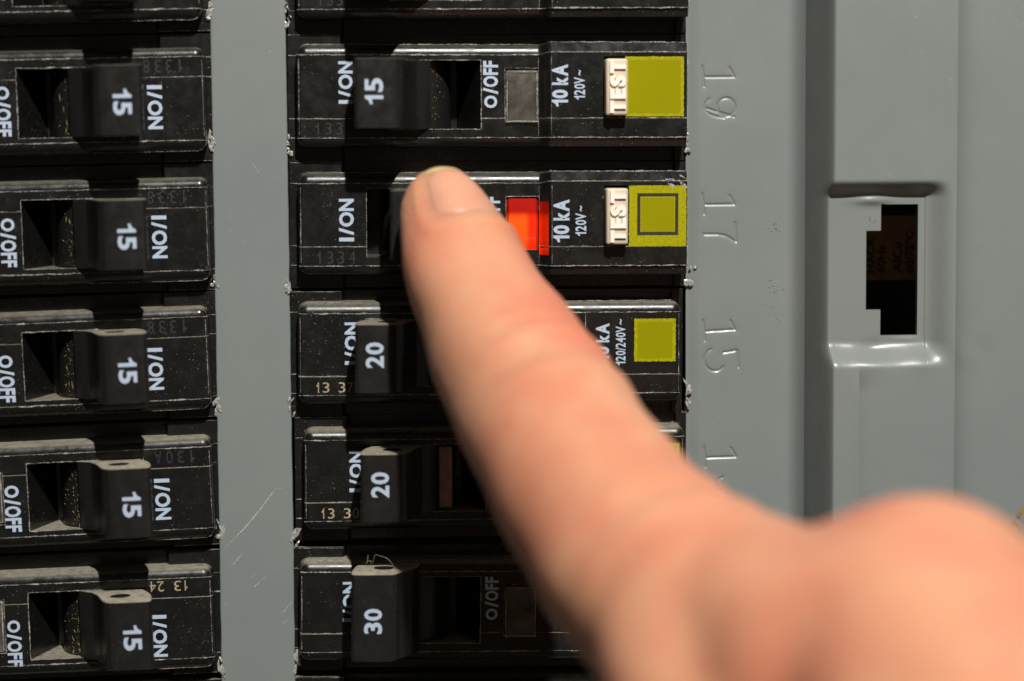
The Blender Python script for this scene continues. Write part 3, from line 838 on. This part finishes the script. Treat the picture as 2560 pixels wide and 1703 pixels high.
# ------------------------------------------------------------------ door frame with the latch slot
HF = 13.0; HR = 10.6
def frame_relief():
    xa = xw; xb = at(2104, 300, HF).x            # foot and head of the steep wall
    xb2 = at(2084, 700, HR).x
    xe = at(2389, 700, HF).x
    xf = at(2147, 1100, HF).x
    sx0, sx1 = at(2165, 675, HR).x, at(2294, 675, HR).x; sxm = at(2201.5, 675, HR).x
    sz0, sz1 = at(2230, 511, HR).z, at(2230, 839, HR).z; sza, szb = at(2180, 577, HR).z, at(2180, 775, HR).z
    rt0, rt1 = at(2230, 450, HF).z, at(2230, 494, HR).z
    rb0, rb1 = at(2230, 850, HR).z, at(2230, 922, HF).z
    rr0, rr1 = at(2309, 675, HR).x, at(2384, 675, HF).x
    xs = np.unique(np.concatenate([np.linspace(xa - .0004, xb + .002, 50), np.linspace(xb + .002, xe - .0003, 110), xe + np.array([-.0002, -.00012, -.00005, 0, .00003, .00012]), np.linspace(xe + .0003, xe + .004, 24), np.linspace(xe + .005, xe + .05, 20),
                                   [sx0, sx1, sxm], np.linspace(rr0 - .0003, rr0 + .0006, 8)]))
    zs = np.unique(np.concatenate([np.linspace(-.13, rb1 - .004, 60), np.linspace(rb1 - .004, rt0 + .004, 190), np.linspace(rt0 + .004, .13, 40), [sz0, sz1, sza, szb]]))[::-1]
    X, Z = np.meshgrid(xs, zs)
    # recess mask
    zin = ss((rt0 - Z) / (rt0 - rt1)) * ss((Z - rb1) / (rb0 - rb1))
    corner = np.clip(1 - ((np.clip((X - (rr0 - .0022)) / .0022, 0, 1)) ** 2) * 0.0, 0, 1)
    xin = 1 - (0.07 * ss((X - rr0) / .00025) + 0.93 * ss((X - rr0) / (rr1 - rr0)))
    rec = zin * xin
    top = HF - (HF - HR) * rec
    # steep wall, softly bent at head
    w = (X - xa) / (xb - xa)
    k = 2.1
    wall = HF * (1.5 * w) + 2.0
    a = top; b = wall
    kk = 3.6
    hh = np.clip(0.5 + 0.5 * (a - b) / kk, 0, 1)
    H = a * (1 - hh) + b * hh - kk * hh * (1 - hh)
    H = np.maximum(H, -2.0)
    H += 0.10 * np.sin(X * 900 + Z * 300) * np.exp(-((Z - at(2230, 890, HF).z) / .0022) ** 2) * (X > xb2)
    # fold below the slot
    low = ss((at(2150, 915, HF).z - Z) / .004)
    f = (X - xf)
    H = H - low * np.where(f > 0, 0.75 * np.exp(-np.clip(f, 0, 1) / .0013), -0.16 * np.exp(-(f / .0008) ** 2) * 1)
    # edge against the door
    g = X - xe
    H = H + np.where(g > 0, -2.1 * np.exp(-np.clip(g, 0, 1) / .0018) - 0.1, 0.10 * np.exp(-(g / .0005) ** 2))
    # pinch beside the slot
    p = at(2185, 880, HF); H -= 0.5 * np.exp(-(((X - p.x) / .002) ** 2 + ((Z - p.z) / .0012) ** 2))
    rngp = at(2262, 848, HR); H += 0.12 * np.exp(-(((X - rngp.x) / .0022) ** 2 + ((Z - rngp.z) / .0004) ** 2)) * (1 + .5 * np.sin(X * 16000))
    p = at(2180, 500, HR); H += 0.5 * np.exp(-(((X - p.x) / .0028) ** 2 + ((Z - p.z) / .0007) ** 2))
    cxm = (X[:-1, :-1] + X[1:, 1:]) / 2; czm = (Z[:-1, :-1] + Z[1:, 1:]) / 2
    hole = (cxm > sxm) & (cxm < sx1) & (czm < sz0) & (czm > sz1)
    hole |= (cxm > sx0) & (cxm < sx1) & (czm < sza) & (czm > szb)
    me = from_grid('frame', X, -H * .001, Z, keep=~hole, angle=70)
    bm = bmesh.new(); bm.from_mesh(me)
    be = [e for e in bm.edges if e.is_boundary and sx0 - .001 < e.verts[0].co.x < sx1 + .001 and sz1 - .001 < e.verts[0].co.z < sz0 + .001]
    r = bmesh.ops.extrude_edge_only(bm, edges=be)
    for g_ in r['geom']:
        if isinstance(g_, bmesh.types.BMVert): g_.co.y += 0.0011
    loose = [v for v in bm.verts if not v.link_faces]
    bmesh.ops.delete(bm, geom=loose, context='VERTS')
    bm.to_mesh(me); bm.free()
    me.set_sharp_from_angle(angle=R(70))
    return me
frame = link('door_frame', frame_relief(), M_GREY)
frame['label'] = 'grey raised steel door frame with a notched black latch slot'
frame['category'] = 'door frame'
for i, (p, w) in enumerate([([(2550, 1282), (2535, 1304), (2530, 1324), (2518, 1326)], 5), ([(2530, 1324), (2534, 1342), (2550, 1350)], 4), ([(2535, 1304), (2546, 1312), (2552, 1326)], 3.5), ([(2518, 1326), (2524, 1314)], 3), ([(2550, 1294), (2556, 1274), (2570, 1264)], 5)]):
    mark(p, w, HF + 0.05, M_RUST, frame, name='ochre_stain', seed=80 + i, taper=False)
for i in range(9):
    x = random.uniform(2172, 2190); y = random.uniform(545, 558)
    mark([(x, y), (x + random.uniform(-4, 4), y + random.uniform(-7, 7))], 1.5, HR + .03, M_SCR, frame, name='scuff', seed=120 + i)

# inside of the box and the label seen through the slot
back = link('panel_interior', box_mesh('pi', -2400, 2400, -2300, 2300, -30, -29), M_INSIDE)
back['kind'] = 'structure'
tg = thing('wiring_label', 'tan label with dark small print seen through the latch slot', 'label', at(2215, 640, -7))
lp = at(2150, 540, -7); lq = at(2300, 700, -7)
def quad(a, b, h, name):
    me = bpy.data.meshes.new(name)
    y = -h * .001
    bmq = bmesh.new(); bmesh.ops.create_cube(bmq, size=1)
    for v in bmq.verts: v.co = Vector((a.x if v.co.x < 0 else b.x, y if v.co.y < 0 else y + .0003, a.z if v.co.z > 0 else b.z)) - Vector(tg.location)
    bmq.to_mesh(me); bmq.free(); return me
link('label_paper', quad(lp, lq, -7, 'lab'), M_TAG, tg)
for s, x0, x1, y0, y1 in (('HACR', 2166, 2186, 595, 682), ('60Hz', 2193, 2213, 612, 682), ('AlCu', 2232, 2254, 606, 682), ('60/75°C', 2262, 2284, 578, 682)):
    vs, fs = glyphs(s, 0.02, 1.0)
    a = at(x0, y0, -7); b = at(x1, y1, -7)
    me = bpy.data.meshes.new('print')
    me.from_pydata([(b.x - y * (b.x - a.x) - tg.location.x, .00697 - tg.location.y, b.z + x * (a.z - b.z) - tg.location.z) for x, y in vs], [], fs)
    link('label_print', me, M_INK, tg)

# ------------------------------------------------------------------ the hand
def hand():
    # (photo x, photo y, half width in photo px, mm out from the cover)
    st = [(1102, 512, 101, 18.0), (1122, 562, 128, 20.5), (1146, 630, 148, 24), (1178, 710, 166, 28.5), (1222, 800, 180, 34), (1263, 876, 197, 39.5), (1305, 953, 208, 46),
          (1366, 1048, 223, 55), (1424, 1154, 233, 65), (1492, 1262, 250, 74), (1574, 1374, 270, 84), (1692, 1486, 300, 94), (1865, 1572, 312, 104)]
    bm = bmesh.new()
    def ball(c, r, sub=3, sc=(1, 1, 1), rot=None):
        k = bmesh.ops.create_icosphere(bm, subdivisions=sub, radius=1.0)
        for v in k['verts']:
            p = Vector((v.co.x * r * sc[0], v.co.y * r * sc[1], v.co.z * r * sc[2]))
            v.co = c + (rot @ p if rot else p)
    pts = []
    for x, y, w, h in st:
        h = 18 + (h - 18) * 0.79
        dist = D - h * .001
        pts.append((at(x, y, h), w * PX * dist / D))
    def chain(pp, sub=3, n=6):
        for (a, ra), (b, rb) in zip(pp[:-1], pp[1:]):
            for i in range(n):
                t = i / n; ball(a.lerp(b, t), ra + (rb - ra) * t, sub)
        ball(pp[-1][0], pp[-1][1], sub)
    # smooth the index path
    chain(pts, 3, 5)
    def mm(x, y, h, r): return (at(x, y, 18 + (h - 18) * 0.9), r * .00104)
    # knuckle and back of the hand
    chain([(pts[-1][0], pts[-1][1]), mm(2080, 1690, 112, 14.0), mm(2290, 1650, 118, 14.6)], 3, 4)
    chain([mm(2050, 1640, 106, 9.6), mm(2180, 1560, 108, 11.5), mm(2325, 1565, 112, 13.6), mm(2420, 1680, 116, 13.8), mm(2560, 1850, 128, 15)], 3, 5)
    chain([mm(2290, 1650, 118, 14.6), mm(2450, 1900, 132, 17), mm(2700, 2200, 150, 19), mm(3000, 2600, 170, 22), mm(3400, 3100, 190, 26)], 3, 5)
    chain([mm(1868, 1790, 104, 13), mm(2200, 2050, 120, 16), mm(2450, 2350, 138, 19), mm(2800, 2700, 160, 23), mm(3300, 3200, 188, 26)], 3, 5)
    chain([mm(1745, 1560, 92, 12.0), mm(1830, 1770, 102, 13.5), mm(2000, 2000, 112, 15)], 3, 5)
    chain([mm(1900, 1620, 98, 12.5), mm(2060, 1800, 106, 15.0), mm(2300, 2000, 118, 17)], 3, 5)
    # curled fingers under the palm and the thumb, below the frame
    for k in range(3):
        o = 190 * k
        chain([mm(2200 + o * .7, 2000 + o, 118 - 4 * k, 12), mm(1800 + o * .8, 2130 + o, 95 - 4 * k, 10), mm(1690 + o * .9, 2350 + o, 92 - 3 * k, 9.2), mm(1950 + o * .9, 2450 + o, 108, 8.6), mm(2150 + o * .8, 2380 + o, 120, 8.0)], 2, 5)
    chain([mm(2350, 2300, 165, 15), mm(2050, 2150, 168, 12), mm(1850, 2080, 160, 10.2), mm(1700, 2050, 150, 9.0)], 2, 6)
    me = bpy.data.meshes.new('hand_raw'); bm.to_mesh(me); bm.free()
    o = bpy.data.objects.new('tmp', me); COL.objects.link(o)
    md = o.modifiers.new('r', 'REMESH'); md.mode = 'VOXEL'; md.voxel_size = 0.0011
    sm = o.modifiers.new('s', 'SMOOTH'); sm.factor = 0.6; sm.iterations = 14
    bpy.context.view_layer.update()
    out = bpy.data.meshes.new_from_object(o.evaluated_get(bpy.context.evaluated_depsgraph_get()))
    bpy.data.objects.remove(o)
    # relief: joint creases and nail bed
    n = len(out.vertices); co = np.empty(n * 3); out.vertices.foreach_get('co', co); co = co.reshape(-1, 3)
    no = np.empty(n * 3); out.vertices.foreach_get('normal', no); no = no.reshape(-1, 3)
    disp = np.zeros(n)
    def crease(x, y, h, ax, width, depth, reach):
        c = np.array(at(x, y, h)); a = np.array(ax); a = a / np.linalg.norm(a)
        d = (co - c) @ a; rr = np.linalg.norm(co - c, axis=1)
        return -depth * np.exp(-(d / width) ** 2) * np.exp(-(rr / reach) ** 2)
    axis = np.array(pts[7][0] - pts[5][0])
    for dx, dy, dp in ((0, 0, .0007), (22, 36, .0008), (-30, -40, .0006), (52, 75, .0007), (-110, -150, .0004)):
        disp += crease(1410 + dx, 880 + dy, 50, axis, .0010, dp * 1.6, .010)
    ax2 = np.array(pts[11][0] - pts[9][0])
    for dx, dy, dp in ((0, 0, .0006), (40, 50, .0007), (160, 190, .0008)):
        disp += crease(1640 + dx, 1230 + dy, 80, ax2, .0016, dp * 0.9, .013)
    disp += 0.0009 * np.exp(-(np.linalg.norm(co - np.array(at(1400, 935, 48)), axis=1) / .009) ** 2)
    disp += 0.00014 * (np.sin(co @ np.array((310., 120, 260)) + 1.3 * np.sin(co @ np.array((90., 210, -150)))) + np.sin(co @ np.array((-160., 240, 330)) + 2))
    # nail bed: sunk under the plate, with a soft fold round it
    A_ = np.array(pts[0][0]); T_ = A_ - np.array(pts[3][0]); T_ /= np.linalg.norm(T_)
    D_ = np.array((0.34, -0.56, 0.75)); D_ -= T_ * (D_ @ T_); D_ /= np.linalg.norm(D_); S_ = np.cross(T_, D_)
    rel = co - A_; ll = rel @ T_ * 1000; aa = np.degrees(np.arctan2(rel @ S_, rel @ D_))
    q = np.hypot(np.maximum(np.abs(aa) / 56, 0), np.maximum(-(ll + 2) / 8.0, 0) * 1.0)
    q = ((np.abs(aa) / 56) ** 4 + (np.maximum(-(ll + 2), 0) / 6.6) ** 4) ** .25
    near = (ll > -14) & (ll < 8) & (np.linalg.norm(rel, axis=1) < .02)
    disp += near * (-0.00012 * ss((1.0 - q) / .20) + 0.00030 * np.exp(-((q - 1.12) / .10) ** 2) * (ll < 2))
    disp -= near * 0.00025 * np.exp(-((q - 1.0) / .05) ** 2) * (ll < 1.5)
    # tendon groove between finger and knuckle
    co = co + no * disp[:, None]
    out.vertices.foreach_set('co', co.ravel()); out.update(); out.shade_smooth()
    hd = link('person', out, M_SKIN)
    hd['label'] = 'bare hand reaching in from the lower right, index finger pressing a breaker lever'
    hd['category'] = 'hand'
    # fingernail on the upper right side of the tip
    a = pts[0][0]; b = pts[3][0]
    t = (a - b).normalized()
    d = Vector((0.34, -0.56, 0.75)); d = (d - t * d.dot(t)).normalized()
    s = t.cross(d).normalized()
    # outer radius of the finger along the nail, read from the skin itself
    rel2 = co - np.array(a); l2 = rel2 @ np.array(t) * 1000; a2 = np.degrees(np.arctan2(rel2 @ np.array(s), rel2 @ np.array(d)))
    r2 = np.hypot(rel2 @ np.array(s), rel2 @ np.array(d)); tab = []
    for L_ in np.arange(-11, 6, 1.0):
        k_ = (np.abs(l2 - L_) < .9) & (np.abs(a2) < 25) & (r2 < .012)
        tab.append(r2[k_].mean() if k_.any() else (tab[-1] if tab else .006))
    def NR(l): return float(np.interp(l, np.arange(-11, 6, 1.0), tab)) + 0.00016
    def nail_mesh(l0, l1, ang, lift):
        nu, nv = 22, 18; co_, fs = [], []
        for j in range(nv + 1):
            l = l0 + (l1 - l0) * j / nv
            c = a + t * (l * .001)
            fr = j / nv
            # radius follows the tip
            rr = NR(l) + lift
            wid = ang * (1 - 0.35 * max(0, (fr - .8) / .2) ** 2) * (1 - 0.55 * max(0, (.22 - fr) / .22) ** 2)
            for i in range(nu + 1):
                th = R(-wid + 2 * wid * i / nu)
                e = abs(2 * i / nu - 1); sink = -0.00075 * e ** 5 - 0.0006 * max(0, 1 - fr / .12) ** 1.5
                co_.append(tuple(c + (d * math.cos(th) + s * math.sin(th)) * (rr + sink)))
        for j in range(nv):
            for i in range(nu):
                k = j * (nu + 1) + i; fs.append((k, k + 1, k + nu + 2, k + nu + 1))
        me = bpy.data.meshes.new('nail'); me.from_pydata(co_, [], fs); me.update(); me.shade_smooth()
        bm_ = bmesh.new(); bm_.from_mesh(me); bmesh.ops.solidify(bm_, geom=bm_.faces[:], thickness=0.0004); bmesh.ops.recalc_face_normals(bm_, faces=bm_.faces)
        bm_.to_mesh(me); bm_.free(); me.shade_smooth()
        return me
    nl = link('fingernail', nail_mesh(-7.6, 2.4, 52, 0.0001), M_NAIL, hd)
    link('nail_edge', nail_mesh(2.3, 3.9, 56, 0.00014), M_NAILTIP, nl)
hand()

# dust threads on the tall 30 lever
def thread(pts, h, w=1.0, name='dust_thread'):
    bm = bmesh.new(); ring = []
    for x, y, hh in pts:
        c = at(x, y, hh)
        ring.append([bm.verts.new(c + Vector((math.cos(k * 2.094), math.sin(k * 2.094), 0.3 * math.sin(k * 2.1))) * w * PX * .6) for k in range(3)])
    for a, b in zip(ring[:-1], ring[1:]):
        for k in range(3): bm.faces.new((a[k], a[(k + 1) % 3], b[(k + 1) % 3], b[k]))
    me = bpy.data.meshes.new(name); bm.to_mesh(me); bm.free()
    return me
th = thing('dust_fibre', 'thin looping dust fibre standing on top of the tall 30 lever', 'fibre', at(945, 1405, 8))
parts_ = merge('thread', [(thread(p, 8), 0) for p in ([(932, 1408, 8), (936, 1390, 8.5), (940, 1387, 8.6), (955, 1391, 8.7), (968, 1396, 8.7), (976, 1404, 8.5), (982, 1412, 8.2)],
                                                         [(918, 1408, 9), (919, 1398, 9), (920, 1388, 9)], [(914, 1408, 9), (922, 1402, 9.2), (930, 1404, 9.2), (926, 1411, 9)])])
fo = link('fibre_strand', parts_, M_THREAD, th)
fo.matrix_parent_inverse = Matrix.Translation(-Vector(th.location))
